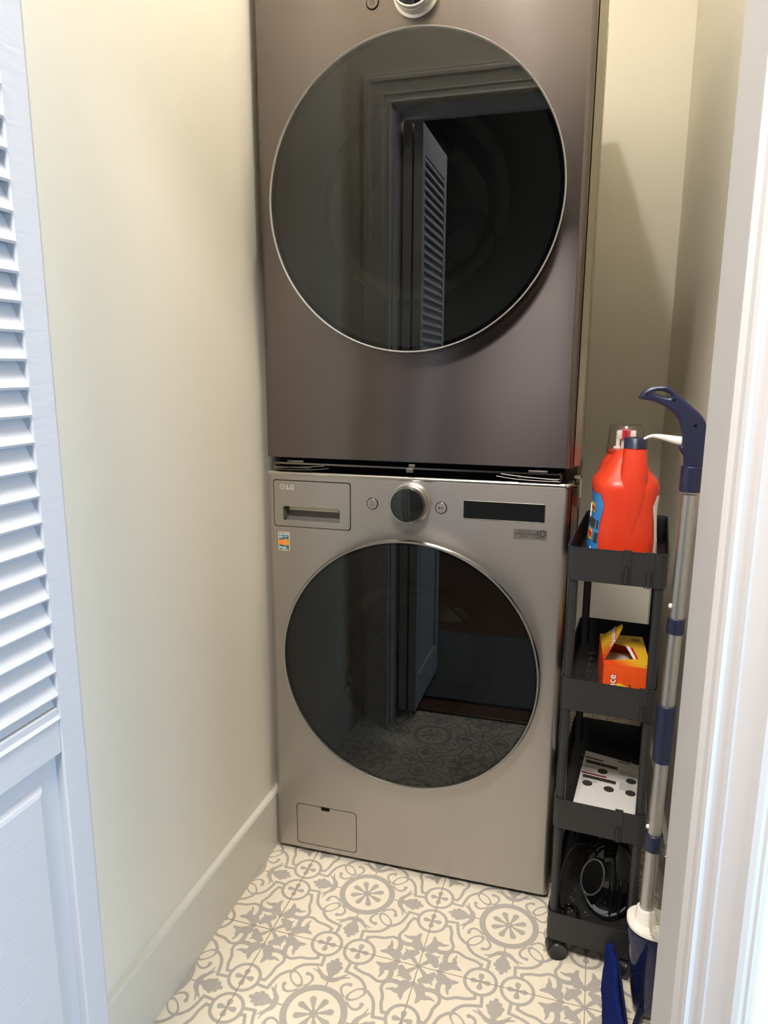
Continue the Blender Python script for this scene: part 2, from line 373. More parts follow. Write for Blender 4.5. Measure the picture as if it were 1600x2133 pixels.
# ------------------------------------------------------------------ louvred bifold door (leaf B faces the camera, leaf A folded behind it)
bif = thing('louvered_bifold_door', 'white bifold door with slanted louvres above a raised lower panel, folded open at left', 'door', (0, 0, 0))
slat_me = [None]
def leaf(x0, x1, y0, y1, face):
    # x1 = face towards +x; y1 = edge nearest the washer
    zb, zt = .02, 1.955; sw = .036
    b = bmesh.new(); box(b, x0, x1, y1-sw, y1, zb, zt, .0018); obj('stile', b, M_door, bif)
    b = bmesh.new(); box(b, x0, x1, y0, y0+sw, zb, zt, .0018); obj('stile', b, M_door, bif)
    for a, c in ((zb, zb+.12), (.803, .857), (zt-.085, zt)):
        b = bmesh.new(); box(b, x0+.0006, x1-.0006, y0+sw, y1-sw, a, c, .0018); obj('rail', b, M_door, bif)
    # raised panel
    xm = (x0+x1)/2; t = .006; b = bmesh.new()
    def ring(ins, d): return [(xm+d, y0+sw+ins, zb+.12+ins), (xm+d, y1-sw-ins, zb+.12+ins), (xm+d, y1-sw-ins, .803-ins), (xm+d, y0+sw+ins, .803-ins)]
    loft(b, [ring(0, -.003), ring(0, .003), ring(.024, .0035), ring(.030, .0095), ring(.034, .0105)])
    obj('panel', b, M_door, bif)
    # slats
    k = 0; z = .8425
    while z < zt-.10:
        zt_ = 1.4161-.02732*round((1.4161-z)/.02732)
        if slat_me[0] is None:
            L = (y1-y0-2*sw); b = bmesh.new(); w_, h_ = .0110, .0200
            # cross-section in xz: front edge low, back edge high, 7 mm thick with rounded lip
            sec = [(w_-.001, 0), (w_+.0005, .0025), (w_-.001, .006), (-w_+.003, 2*h_-.002), (-w_, 2*h_), (-w_-.0005, 2*h_-.004), (-w_+.001, 2*h_-.0085), (w_-.006, .001)]
            prism(b, sec, 'y', 0, L); me = bpy.data.meshes.new('slat'); bmesh.ops.recalc_face_normals(b, faces=b.faces[:]); b.to_mesh(me); b.free(); me.materials.append(M_door); slat_me[0] = me
        o = bpy.data.objects.new('slat', slat_me[0]); C.objects.link(o); o.parent = bif; o.location = (xm+.0038, y0+sw, zt_-.001)
        z += .02732
leaf(.150, .178, -1.245, -.8695, 1)
leaf(.1155, .1435, -1.245, -.868, 1)
b = bmesh.new()
for z in (.3, 1.05, 1.75):
    lathe(b, [(.005, -.035), (.005, .035)], 12, T((.1468, -1.2475, z)))
obj('hinge', b, M_chrome, bif)

# ------------------------------------------------------------------ appliances
W = .686
def fpanel(z0, z1, yback=.055, r=.014, x0=0., x1=W, lipz=0.):
    # flat front with rounded vertical corners
    pts = []
    for i in range(7): a = R(180+90*i/6); pts.append((x0+r+r*math.cos(a), r+r*math.sin(a)))
    for i in range(7): a = R(270+90*i/6); pts.append((x1-r+r*math.cos(a), r+r*math.sin(a)))
    pts += [(x1, yback), (x0, yback)]
    return pts
def front_panel(root, mtl, z0, z1, holes, name='front_panel'):
    # face with cut-outs: curve fill in XZ + curved side returns
    r = .014; loops = [[(r, z0), (W-r, z0), (W-r, z1), (r, z1)]]+holes
    me = curve_mesh(loops, 0.); me.transform(FRONT(0, 0, 0)); bm = bmesh.new(); bm.from_mesh(me)
    def arc(xc, a0, a1):
        prev = None
        for i in range(9):
            a = R(a0+(a1-a0)*i/8); x, y = xc+r*math.cos(a), r+r*math.sin(a)
            cur = (bm.verts.new((x, y, z0)), bm.verts.new((x, y, z1)))
            if prev: bm.faces.new((prev[0], cur[0], cur[1], prev[1]))
            prev = cur
        e = (bm.verts.new((prev[0].co.x, .055, z0)), bm.verts.new((prev[0].co.x, .055, z1))); bm.faces.new((prev[0], e[0], e[1], prev[1]))
    arc(r, 270, 180); arc(W-r, 270, 360)
    bmesh.ops.remove_doubles(bm, verts=bm.verts[:], dist=1e-5)
    me2 = bpy.data.meshes.new(name); bm.to_mesh(me2); bm.free(); me2.materials.append(mtl)
    me2.polygons.foreach_set('use_smooth', [True]*len(me2.polygons)); me2.set_sharp_from_angle(angle=R(30))
    o = bpy.data.objects.new(name, me2); C.objects.link(o); o.parent = root; return o
def circ(cx, cz, r, n=96): return [(cx+r*math.cos(2*PI*i/n), cz+r*math.sin(2*PI*i/n)) for i in range(n)]
FY = lambda cx, y, cz: T((cx, y, cz)) @ ROT('X', 90)       # lathe axis (+h) points toward -y (camera)
def porthole(root, cx, cz, r, dryer):
    d = obj('door', lathe(bmesh.new(), [(r-.030, -.002), (r-.022, .004), (r-.020, .018), (r-.004, .030), (r-.0015, .034)], 128, FY(cx, 0, cz), caps=False), M_gloss, root, True)
    if dryer: pr = [(r-.0035, .040), (r-.0012, .0455), (r, .044), (r, .0385), (r-.003, .034)]
    else: pr = [(r-.008, .0400), (r-.0065, .0445), (r-.003, .0450), (r, .040), (r, .036), (r-.003, .032)]
    obj('door_rim', lathe(bmesh.new(), pr, 160, FY(cx, 0, cz), caps=False), M_chrome if dryer else M_rim, d, True)
    rg = r-(.0035 if dryer else .008)
    # gently domed glass
    obj('door_glass', lathe(bmesh.new(), [(rg, .0412), (0, .0412)], 128, FY(cx, 0, cz), caps=False), M_glass if dryer else M_glass_w, d)
    # inner frame behind the glass (dark), bowl, gasket, drum
    ri = .195 if dryer else .188; ro = r-.012
    obj('inner_frame', lathe(bmesh.new(), [(ro, .036), (ro-.01, .034), (ri+.045, .031), (ri+.02, .020), (ri, .006), (ri-.004, -.004)], 128, FY(cx, 0, cz), caps=False), M_gasket, d, True)
    obj('glass_bowl', lathe(bmesh.new(), [(ri+.002, .004), (ri-.01, -.002), (ri-.028, -.012), (ri-.04, -.060), (ri-.058, -.092), (ri-.09, -.100), (0, -.094)], 96, FY(cx, 0, cz), caps=False), M_bowl, d, True)
    obj('gasket', lathe(bmesh.new(), [(ri+.02, -.012), (ri+.012, -.05), (ri+.02, -.09), (ri+.06, -.10)], 96, FY(cx, 0, cz), caps=False), M_gasket, d, True)
    obj('drum', lathe(bmesh.new(), [(ri+.085, -.10), (ri+.085, -.50), (ri+.04, -.54), (.10, -.55), (.09, -.53), (.045, -.525), (.04, -.54), (0, -.54)], 96, FY(cx, 0, cz), caps=False), M_drum, root, True)
    bm = bmesh.new()
    for k in range(3):
        a = R(100+120*k); q = ri+.085; M = FY(cx, 0, cz) @ ROT('Z', math.degrees(a))
        b2 = bmesh.new(); box(b2, q-.06, q, -.03, .03, -.5, -.12, .015, 3); bmesh.ops.transform(b2, matrix=M, verts=b2.verts); join(bm, b2)
    obj('drum_lifter', bm, M_gasket, root, True)
    return d
def knob(root, cx, cz, mring, mdial):
    k = obj('control_knob', lathe(bmesh.new(), [(.0455, 0), (.0455, .002), (.041, .004), (.041, .0145), (.0395, .015), (.0395, .0165), (.0412, .017), (.0412, .0235), (.0395, .0245), (.0395, .026), (.0412, .0265), (.0412, .0335), (.040, .0355), (.0372, .036)], 96, FY(cx, 0, cz), caps=False), mring, root, True)
    obj('knob_display', lathe(bmesh.new(), [(.0372, .036), (.0368, .0363), (0, .0363)], 64, FY(cx, 0, cz), caps=False), mdial, k, True)
def button(root, cx, cz, glyph, m):
    g = obj('button', lathe(bmesh.new(), [(.0122, -.002), (.0122, .0012), (.0112, .0026), (0, .0028)], 48, FY(cx, 0, cz), caps=False), m, root, True)
    obj('button_ring', lathe(bmesh.new(), [(.0122, .0002), (.0128, .0008), (.0134, .0002)], 48, FY(cx, 0, cz), caps=False), M_void, g, True)
    b = bmesh.new()
    if glyph == 'power':
        tube(b, [(cx+.0042*math.cos(R(a)), -.003, cz+.0042*math.sin(R(a))) for a in range(125, 416, 15)], .0004, 6)
        tube(b, [(cx, -.003, cz+.0005), (cx, -.003, cz+.0055)], .0004, 6)
    else:
        prism(b, [(cx-.005, cz-.0035), (cx-.0005, cz), (cx-.005, cz+.0035)], 'y', -.0034, -.0028)
        for q in (.0008, .0034): box(b, cx+q, cx+q+.0011, -.0034, -.0028, cz-.0035, cz+.0035)
    obj('symbol', b, M_ink, g)
def cabinet(root, z0, z1, mtl):
    b = bmesh.new(); x1 = .700; x0 = .0015
    # right side carries pressed vertical ribs
    ribs = [(.056, 0), (.075, .0), (.080, -.004), (.088, -.004), (.093, 0), (.16, 0), (.165, .003), (.30, .003), (.305, 0), (.36, 0), (.365, -.004), (.375, -.004), (.38, 0), (.50, 0), (.505, .003), (.62, .003), (.625, 0), (.74, 0)]
    pts = [(x0, .056)]+[(x1+d-(.0 if i else .012), y) for i, (y, d) in enumerate(ribs)]+[(x0, .74)]
    # hollow: sides, top, bottom and back only
    def ring(z, g=0): return [(x, y, z) for x, y in pts]
    rings = [[b.verts.new(p) for p in ring(z)] for z in (z0, z1)]
    n = len(pts)
    for k in range(n):
        if k == 0: continue
        b.faces.new((rings[0][k], rings[0][(k+1) % n], rings[1][(k+1) % n], rings[1][k]))
    b.faces.new(rings[1]); b.faces.new(rings[0][::-1])
    return obj('cabinet', b, mtl, root)
def rim_groove(root, loop_out, name='panel_gap', y=.0006, t=.0016, par=None):
    # thin dark groove drawn as recessed strip along the loop
    b = bmesh.new(); tube(b, [(x, y, z) for x, z in loop_out], t, 6, closed=True); return obj(name, b, M_void, par or root)

# --- washer
wa = thing('washing_machine', 'graphite steel front-loading washing machine with round dark glass door, standing on the tiled floor', 'washer', (0, 0, 0))
DX, DZ, DR = .3473, .5557, .2983
drw = rrect((.0167+.2064)/2, .9110, .190, .1105, .006)
hnd = rrect(.1102, .8881, .140, .0335, .0055)
dis = rrect(.5500, .9208, .172, .0395, .003)
flt = rrect(.1372, .0835, .160, .1120, .009)
front_panel(wa, M_steel, .0155, .9775, [drw, dis, flt, circ(DX, DZ, .270)])
cabinet(wa, .015, .975, M_side)
# rounded top lip
b = bmesh.new(); tube(b, [(-.001+.006, .0055, .9805), (W-.012, .0055, .9805)], .0068, 16)
tube(b, smoothpts([(W-.012, .0055, .9805), (W-.004, .0085, .9805), (W, .02, .9805), (W, .055, .9805)], 4), .0068, 16)
obj('top_lip', b, M_rim, wa, True)
obj('top_panel', bx(.003, .697, .012, .74, .974, .9835, .002), M_gloss, wa)
porthole(wa, DX, DZ, DR, False)
# recess ring around the door
obj('door_recess', lathe(bmesh.new(), [(.270, 0), (.268, -.006), (.255, -.010)], 128, FY(DX, 0, DZ), caps=False), M_void, wa, True)
# detergent drawer
d = obj('detergent_drawer', xf(curve_mesh([rrect((.0167+.2064)/2, .9110, .1862, .1067, .0055), hnd], .004), FRONT(0, .0030, 0)), M_steel, wa)
b = bmesh.new(); box(b, .0405, .180, .030, .032, .868, .908); box(b, .0405, .18, -.0002, .031, .8665, .8715, 0); box(b, .0395, .0405, 0, .03, .868, .908); box(b, .18, .181, 0, .03, .868, .908); box(b, .0405, .18, .003, .031, .9045, .9065)
obj('handle_recess', b, mat('recess_grey', (.17, .16, .145, 1), .4), d)
b = bmesh.new(); box(b, .052, .176, .008, .014, .8945, .9045, .001); obj('handle_lip', b, M_side, d)
obj('drawer_gap', xf(curve_mesh([rrect((.0167+.2064)/2, .9110, .196, .116, .008), hnd], .0005), FRONT(0, .009, 0)), M_void, wa)
b = bmesh.new(); me = bmesh.new()
lg = thing  # (alias kept unused)
b = bmesh.new(); lathe(b, [(.0068, 0), (.0068, .0003), (.0059, .0003), (.0059, 0)], 40, FY(.0408, -.0013, .9500), caps=False)
box(b, .0402, .0411, -.0017, -.0012, .9468, .9533); box(b, .0402, .0437, -.0017, -.0012, .9468, .9477); box(b, .0434, .0462, -.0017, -.0012, .9496, .9504); lathe(b, [(.0010, 0), (0, .0004)], 10, FY(.0378, -.0013, .9525), caps=False)
obj('round_logo', b, M_logo, d)
obj('logo_lettering', xf(text_mesh('LG', .0155, .0002, .0001), FRONT(.0502, -.0014, .9444)), M_logo, d)
knob(wa, .3462, .9290, M_rim, M_display)
button(wa, .2578, .9221, 'power', M_steel); button(wa, .4143, .9214, 'play', M_steel)
o = obj('display', xf(curve_mesh([rrect(.5500, .9208, .1705, .0380, .0025)], .001), FRONT(0, .0014, 0)), M_display, wa)
b = bmesh.new(); tube(b, [(x, -.0002, z) for x, z in rrect(.5500, .9208, .172, .0395, .003)], .0007, 6, closed=True); obj('display_edge', b, M_rim, o)
f_ = obj('drain_filter_cover', xf(curve_mesh([rrect(.1372, .0835, .1567, .1087, .008)], .002), FRONT(0, .0021, 0)), M_steel, wa)
obj('filter_gap', xf(curve_mesh([rrect(.1372, .0835, .166, .118, .010)], .0005), FRONT(0, .007, 0)), M_void, wa)
obj('cover_latch', xf(curve_mesh([rrect(.1350, .1350, .022, .009, .003)], .0008), FRONT(0, -.0004, 0)), M_void, f_)
# certification sticker
st = obj('certification_sticker', xf(curve_mesh([rrect(.0407, .8200, .0282, .0445, .002)], .0002), FRONT(0, -.0006, 0)), M_cream, wa); st['label'] = 'small teal and orange certification sticker'
b = bmesh.new(); box(b, .0282, .0532, -.0012, -.0007, .7992, .8408, mi=0); box(b, .0276, .0540, -.0016, -.0012, .8118, .8235, mi=1)
lathe(b, [(.0085, 0), (0, .0002)], 32, FY(.0455, -.0016, .8180), mi=1, caps=False); lathe(b, [(.0066, 0), (0, .0002)], 32, FY(.0455, -.0020, .8180), mi=2, caps=False)
obj('sticker_print', b, [M_teal, M_orange, M_gold], st)
obj('sticker_text', xf(text_mesh('CERTIFIED', .0052, .0001, .0001), FRONT(.0288, -.0014, .8355)), M_whitei, st)
obj('sticker_text', xf(text_mesh('asthma & allergy\nfriendly', .0031, .0001, .00005), FRONT(.0289, -.0014, .8313)), M_whitei, st)
b = bmesh.new(); lathe(b, [(.0021, 0), (0, .0002)], 16, FY(.0315, -.0013, .8050), caps=False)
for k in range(4): box(b, .0352, .0352+.010+.004*(k % 2), -.0014, -.0012, .8062-.0019*k, .8069-.0019*k)
obj('sticker_text', b, M_whitei, st)
# motor badge
bd = obj('motor_badge', xf(curve_mesh([rrect(.6075, .8755, .0690, .0215, .001)], .0001), FRONT(0, -.0005, 0)), mat('badge_film', (.42, .40, .36, 1), .35, .9), wa)
b = None
obj('badge_text', xf(text_mesh('I N V E R T E R', .0044, .0001, .00008), FRONT(.5815, -.0008, .8806)), M_ink, bd)
obj('badge_text', xf(text_mesh('DIRECT DRIVE', .0072, .0001, .0001), FRONT(.5745, -.0008, .8734)), M_ink, bd)
obj('badge_text', xf(text_mesh('MOTOR', .0038, .0001, .0001), FRONT(.5880, -.0008, .8691)), M_ink, bd)
obj('badge_text', xf(text_mesh('1', .0165, .0001, .0004), FRONT(.6185, -.0008, .8725)), M_ink, bd)
b = bmesh.new(); lathe(b, [(.0072, 0), (.0072, .0003), (.0050, .0003), (.0050, 0)], 40, FY(.6330, -.0006, .8785), caps=False); box(b, .6155, .6159, -.0008, -.0005, .867, .8855)
obj('badge_text', b, M_ink, bd)
obj('badge_text', xf(text_mesh('YEAR', .0030, .0001, .0001, 'CENTER'), FRONT(.6330, -.0008, .8775)), M_ink, bd)
obj('badge_text', xf(text_mesh('WARRANTY', .0034, .0001, .0001), FRONT(.6185, -.0008, .8680)), M_ink, bd)
b = bmesh.new()
for x in (.05, .64):
    for y in (.09, .68): lathe(b, [(.022, 0), (.024, .004), (.012, .008), (.012, .02)], 20, T((x, y, .0005)))
obj('leveling_foot', b, M_blackp, wa)
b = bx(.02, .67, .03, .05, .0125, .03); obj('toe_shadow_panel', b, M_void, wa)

# --- stacking kit
sk = thing('stacking_kit', 'bare metal stacking brackets between the washer top and the dryer base', 'bracket', (0, 0, .984))
b = bmesh.new(); box(b, .022, .668, .030, .036, 0, .0300); obj('front_plate', b, M_void, sk)
b = bmesh.new()
box(b, .024, .664, -.001, .028, .0195, .0207); box(b, .024, .664, -.002, -.0008, .0195, .0235, 0)
obj('shelf_rail', b, mat('kit_steel', (.22, .20, .18, 1), .25, 1.), sk)
M_kit = mat('kit_bright_steel', (.22, .20, .18, 1), .4, 1.)
for x0, s in ((.026, 1), (.662, -1)):
    b = bmesh.new(); xa, xb = sorted((x0, x0+s*.085))
    box(b, xa, xb, -.004, .030, .0115, .0130); tube(b, smoothpts([(x0+s*.12, -.004, .0185), (x0+s*.085, -.005, .0155), (x0+s*.03, -.005, .0120), (x0, -.005, .0120), (x0, -.005, .0260)], 4), .0008, 8)
    tube(b, smoothpts([(x0+s*.13, -.003, .0135), (x0+s*.085, -.004, .0085), (x0+s*.01, -.004, .0070), (x0-s*.003, -.004, .009), (x0-s*.004, -.004, .0230)], 4), .0007, 8)
    box(b, x0+s*.045-.02, x0+s*.045+.02, .004, .018, .0215, .0275, .001)
    obj('side_bracket', b, M_kit, sk, True)
b = bmesh.new(); box(b, .336, .352, -.006, .006, .0125, .0215, .001); box(b, .341, .355, -.004, .006, .0215, .0300, .001); obj('centre_clip', b, M_kit, sk)
b = bmesh.new(); box(b, .703, .7055, .06, .10, -.035, .008); box(b, .690, .7055, .06, .10, .0065, .008); obj('corner_bracket', b, mat('beige_bracket', srgb(140, 128, 108), .4), sk)
# --- dryer
dr = thing('tumble_dryer', 'dark brown-black steel tumble dryer with large round glass door, stacked on the washer', 'dryer', (0, 0, 0))
QX, QZ, QR = .3464, 1.552, .3009
front_panel(dr, M_dark, 1.0190, 2.045, [circ(QX, QZ, .272)])
cabinet(dr, 1.0165, 2.045, M_side)
porthole(dr, QX, QZ, QR, True)
obj('door_recess', lathe(bmesh.new(), [(.272, 0), (.270, -.006), (.255, -.010)], 128, FY(QX, 0, QZ), caps=False), M_void, dr, True)
knob(dr, .3450, 1.930, M_chrome, M_display); button(dr, .2570, 1.922, 'power', M_dark); button(dr, .4143, 1.922, 'play', M_dark)
b = bmesh.new()
for x in (.05, .64):
    for y in (.09, .68): lathe(b, [(.020, 0), (.022, .004), (.012, .008), (.012, .036)], 20, T((x, y, .9838)))
obj('dryer_foot', b, M_blackp, dr)
obj('top_panel', bx(.001, .700, .002, .74, 2.045, 2.052, .002), M_side, dr)

# ------------------------------------------------------------------ ceiling lamp
cl = thing('ceiling_light', 'round ceiling light with one small bare bulb above the washer', 'lamp', (LAMP[0], LAMP[1], ZC))
obj('base', lathe(bmesh.new(), [(0, 0), (.055, 0), (.052, -.014), (.02, -.022), (.019, -.040), (0, -.040)], 40), M_white_p, cl, True)
me_ = bpy.data.materials.new('lamp_glow'); me_.use_nodes = True; nt = me_.node_tree; nt.nodes.clear()
e = nt.nodes.new('ShaderNodeEmission'); o_ = nt.nodes.new('ShaderNodeOutputMaterial'); e.inputs[0].default_value = LAMP_COL+(1,); e.inputs[1].default_value = LAMP_W; nt.links.new(e.outputs[0], o_.inputs[0])
b = bmesh.new(); bmesh.ops.create_uvsphere(b, u_segments=20, v_segments=12, radius=.030)
o = obj('bulb', b, me_, cl, True); o.location = (0, 0, LAMP[2]-ZC)

# ------------------------------------------------------------------ rolling cart
CX, CY, CR = .6890, -.165, R(-5.0)
cart = thing('rolling_cart', 'narrow four-tier black metal rolling cart beside the washer', 'cart', (CX, CY, 0), CR)
CW, CD, TH = .176, .372, .064
TOPS = (.8955, .6340, .3745, .1130)
holes = []
for i in range(4):
    for j in range(9):
        cx_, cy_ = CW/2+(i-1.5)*.0345, .024+j*.0345
        for dx, dy in ((.0062, 0), (-.0062, 0), (0, .0062), (0, -.0062)):
            a, c_ = (.0042, .0030) if dx else (.0030, .0042)
            holes.append([(cx_+dx+a, cy_+dy), (cx_+dx, cy_+dy+c_), (cx_+dx-a, cy_+dy), (cx_+dx, cy_+dy-c_)])
floor_me = curve_mesh([rrect(CW/2, CD/2, CW-.001, CD-.001, .012)]+holes, .0005); floor_me.materials.append(M_cart)
def tray_wall(bm):
    out = rrect(CW/2, CD/2, CW, CD, .014, 6); inn = rrect(CW/2, CD/2, CW-.0024, CD-.0024, .0128, 6); rim = rrect(CW/2, CD/2, CW+.001, CD+.001, .0145, 6)
    loft(bm, [[(x, y, 0) for x, y in inn], [(x, y, -TH) for x, y in inn], [(x, y, -TH) for x, y in out], [(x, y, -.0025) for x, y in out], [(x, y, -.002) for x, y in rim], [(x, y, 0) for x, y in rim], [(x, y, 0) for x, y in inn]], caps=False)
bm = bmesh.new(); tray_wall(bm); bmesh.ops.recalc_face_normals(bm, faces=bm.faces[:]); wall_me = bpy.data.meshes.new('tray'); bm.to_mesh(wall_me); bm.free(); wall_me.materials.append(M_cart)
for z in TOPS:
    t = bpy.data.objects.new('tray', wall_me); C.objects.link(t); t.parent = cart; t.location = (0, 0, z)
    f = bpy.data.objects.new('perforated_base', floor_me); C.objects.link(f); f.parent = t; f.location = (0, 0, -TH+.003)
for x in (.0125, CW-.0125):
    for y in (.0125, CD-.0125):
        b = bmesh.new(); top = TOPS[0]-.004 if y > .1 else TOPS[0]-TH+.004
        lathe(b, [(0, .055), (.0088, .055), (.0088, top), (0, top)], 20, T((x, y, 0))); obj('post', b, M_post, cart, True)
def caster(x, y, a):
    c = obj('caster', bx(x-.010, x+.010, y-.010, y+.010, .036, .052, .002), M_blackp, cart)
    M = T((x, y, .0205)) @ ROT('Z', a) @ ROT('X', 90)
    for s in (-1, 1):
        b = bmesh.new(); lathe(b, [(0, s*.004), (.0185, s*.004), (.0200, s*.006), (.0200, s*.014), (.0180, s*.0165), (.0165, s*.0155), (0, s*.0150)], 32, M); obj('wheel', b, M_blackp, c, True)
    b = bmesh.new(); pr = []
    for i in range(13): t_ = R(-10+200*i/12); pr.append((.0225*math.cos(t_), .0225*math.sin(t_)))
    for i in range(13): t_ = R(190-200*i/12); pr.append((.0210*math.cos(t_), .0210*math.sin(t_)))
    b2 = bmesh.new(); prism(b2, pr, 'z', -.012, .012); bmesh.ops.transform(b2, matrix=M, verts=b2.verts); join(b, b2); obj('hood', b, M_blackp, c)
caster(.022, .016, 20); caster(CW-.022, .016, 70); caster(.022, CD-.02, 100); caster(CW-.022, CD-.02, 45)
def clip(x, z, long=False, hz=.0):
    b = bmesh.new(); w_ = .0075
    box(b, x-w_, x+w_, -.0022, -.0006, z-.062, z+.001, .0004); box(b, x-w_, x+w_, -.0022, .0048, z+.0004, z+.0020); box(b, x-w_, x+w_, .0032, .0048, z-.012, z+.0012)
    tube(b, smoothpts([(x, -.0028, z-.030-hz), (x, -.0055, z-.045-hz), (x, -.0080, z-.058-hz)], 4), [.0022]*9, 8)
    tube(b, [(x-.0052, -.0034, z-.032-hz), (x-.0062, -.0040, z-.060-hz), (x+.0062, -.0040, z-.060-hz), (x+.0052, -.0034, z-.032-hz), (x, -.0034, z-.026-hz)], .0009, 6, closed=True)
    obj('hook', b, M_post, cart)
clip(.106, TOPS[0]); clip(.145, TOPS[0]-.001, hz=.004); clip(.1520, TOPS[1]-.001, hz=.002); clip(.1260, TOPS[2], hz=.003)

# ------------------------------------------------------------------ laundry jugs
def CL(x, y): # cart-local point to world xy
    return (CX+x*math.cos(CR)-y*math.sin(CR), CY+x*math.sin(CR)+y*math.cos(CR))
ZT1 = TOPS[0]-TH+.0036
def sup(w_, d_, e, n=40, cx=0, cy=0):
    pts = []
    for i in range(n):
        a = 2*PI*i/n; c_, s_ = math.cos(a), math.sin(a)
        pts.append((cx+w_/2*abs(c_)**(2/e)*(1 if c_ >= 0 else -1), cy+d_/2*abs(s_)**(2/e)*(1 if s_ >= 0 else -1)))
    return pts
x_, y_ = CL(.0885, .128)
j1 = thing('detergent_jug', 'orange-red detergent jug with a navy screw cap, front of the cart top tray', 'bottle', (x_, y_, ZT1), R(5))
# (height, width, depth)
body = [(0, .120, .13), (.004, .128, .139), (.02, .129, .142), (.05, .126, .142), (.085, .119, .142), (.115, .115, .142), (.135, .116, .142), (.150, .120, .142), (.162, .122, .142), (.170, .120, .140), (.178, .112, .132), (.186, .098, .12), (.198, .080, .10), (.21, .064, .085), (.222, .050, .06), (.23, .03, .03)]
b = bmesh.new(); loft(b, [[(x, y, z) for x, y in sup(w_, d_, 3.2)] for z, w_, d_ in body])
obj('body', b, M_red, j1, True)
# neck column merging into the front face
def neck(bm, rows):
    loft(bm, [[(x, y, z) for x, y in sup(w_, d_, 2.6, 28, cx, cy)] for z, w_, d_, cx, cy in rows])
b = bmesh.new(); rows = []
for z, w_, fy in ((.075, .004, -.0705), (.09, .022, -.0714), (.105, .034, -.0722), (.12, .042, -.0730), (.135, .047, -.0737), (.15, .050, -.0742), (.165, .051, -.0742), (.18, .050, -.0733), (.195, .048, -.0720), (.21, .046, -.0703), (.225, .043, -.0684), (.2385, .041, -.0665), (.2395, .036, -.064), (.246, .036, -.064)):
    d_ = max(.006, min(w_, .041)); rows.append((z, w_, d_, .007, fy+d_/2))
neck(b, rows)
obj('neck', b, M_red, j1, True)
b = bmesh.new()
n = 60; secs = []
for z, r in ((.2400, .0205), (.2405, .0212), (.2415, .0205), (.2575, .0200), (.2590, .0190), (.2592, .0)):
    if r == 0: continue
    secs.append([(.007+(r+(.0004 if i % 2 and .241 < z < .258 else 0))*math.cos(2*PI*i/n), -.046+(r+(.0004 if i % 2 and .241 < z < .258 else 0))*math.sin(2*PI*i/n), z) for i in range(n)])
loft(b, secs); obj('cap', b, M_navy, j1, True)
def side_label(root, sgn, base, extra):
    # label patch wrapped on the side of the jug (x = sgn*halfwidth), lens-shaped front edge
    def hw(z):
        for (z0, w0, d0), (z1, w1, d1) in zip(body, body[1:]):
            if z0 <= z <= z1: return (w0+(w1-w0)*(z-z0)/(z1-z0))/2
        return .06
    rows = []
    zs = [.012+.140*i/16 for i in range(17)]
    def surf(z, y):
        a = hw(z); dd = .071; v = max(0, 1-abs(y/dd)**3.2)**(1/3.2); return (sgn*(a*v+.0012), y-.0006, z)
    b = bmesh.new(); prev = None
    for z in zs:
        t = (z-.012)/.140; yf = -.066+.010*math.sin(PI*min(1, t*1.0))+(.010*max(0, (t-.85)/.15)); yb_ = .03
        row = [b.verts.new(surf(z, yf+(yb_-yf)*k/8)) for k in range(9)]
        if prev:
            for k in range(8): b.faces.new((prev[k], prev[k+1], row[k+1], row[k]))
        prev = row
    o = obj('label', b, base, root, True)
    for (z0, z1, ya, yb_, m, off) in extra:
        b = bmesh.new(); prev = None
        for i in range(5):
            z = z0+(z1-z0)*i/4; row = []
            for k in range(5):
                p = surf(z, ya+(yb_-ya)*k/4); row.append(b.verts.new((p[0]+sgn*off, p[1], p[2])))
            if prev:
                for k in range(4): b.faces.new((prev[k], prev[k+1], row[k+1], row[k]))
            prev = row
        obj('label_print', b, m, o)
    return o
lb = side_label(j1, -1, M_blue, [(.012, .040, -.066, .02, M_dblue, .0003), (.082, .100, -.054, .01, M_ink, .0006), (.056, .076, -.056, -.046, M_ink, .0006), (.058, .078, -.038, .005, M_yellow, .0008), (.062, .073, -.035, .0, M_pred, .0010), (.112, .130, -.036, .01, M_yellow, .0006), (.115, .124, -.034, .01, M_pred, .0009)])
lb['label'] = 'blue bubble-printed side label'
b = bmesh.new()
for (z, y, r) in ((.03, -.061, .0035), (.045, -.0585, .005), (.122, -.055, .006), (.13, -.053, .004), (.112, -.0545, .005), (.020, -.062, .003)):
    tube(b, [(-.0625-.0045*(1-abs((z-.1))/.1), y+r*math.cos(t_*PI/6), z+r*math.sin(t_*PI/6)) for t_ in range(12)], .0005, 6, closed=True)
obj('bubble_print', b, M_whitei, lb)
lb2 = side_label(j1, 1, M_whitei, [(.012, .062, -.064, .02, M_brown, .0003)]+[(z, z+.0015, -.058, .02, M_grey, .0006) for z in [.07+.007*k for k in range(10)]])
lb2['label'] = 'white ingredients label'
x_, y_ = CL(.0790, .272)
j2 = thing('detergent_jug', 'red-orange jug with clear dosing cup over its white spout, behind the navy-capped jug', 'bottle', (x_, y_, ZT1), CR); j2.scale = (1, 1, .925)
b2_ = [(0, .112, .12), (.005, .118, .128), (.06, .117, .128), (.12, .115, .126), (.16, .112, .122), (.19, .104, .112), (.21, .090, .094), (.218, .078, .080), (.224, .0755, .0755)]
b = bmesh.new(); loft(b, [[(x, y, z) for x, y in sup(w_, d_, 2.5)] for z, w_, d_ in b2_]); obj('body', b, M_red, j2, True)
b = bmesh.new(); lathe(b, [(.036, .222), (.036, .232), (.030, .235), (.012, .237), (0, .237)], 40); obj('collar', b, M_red, j2, True)
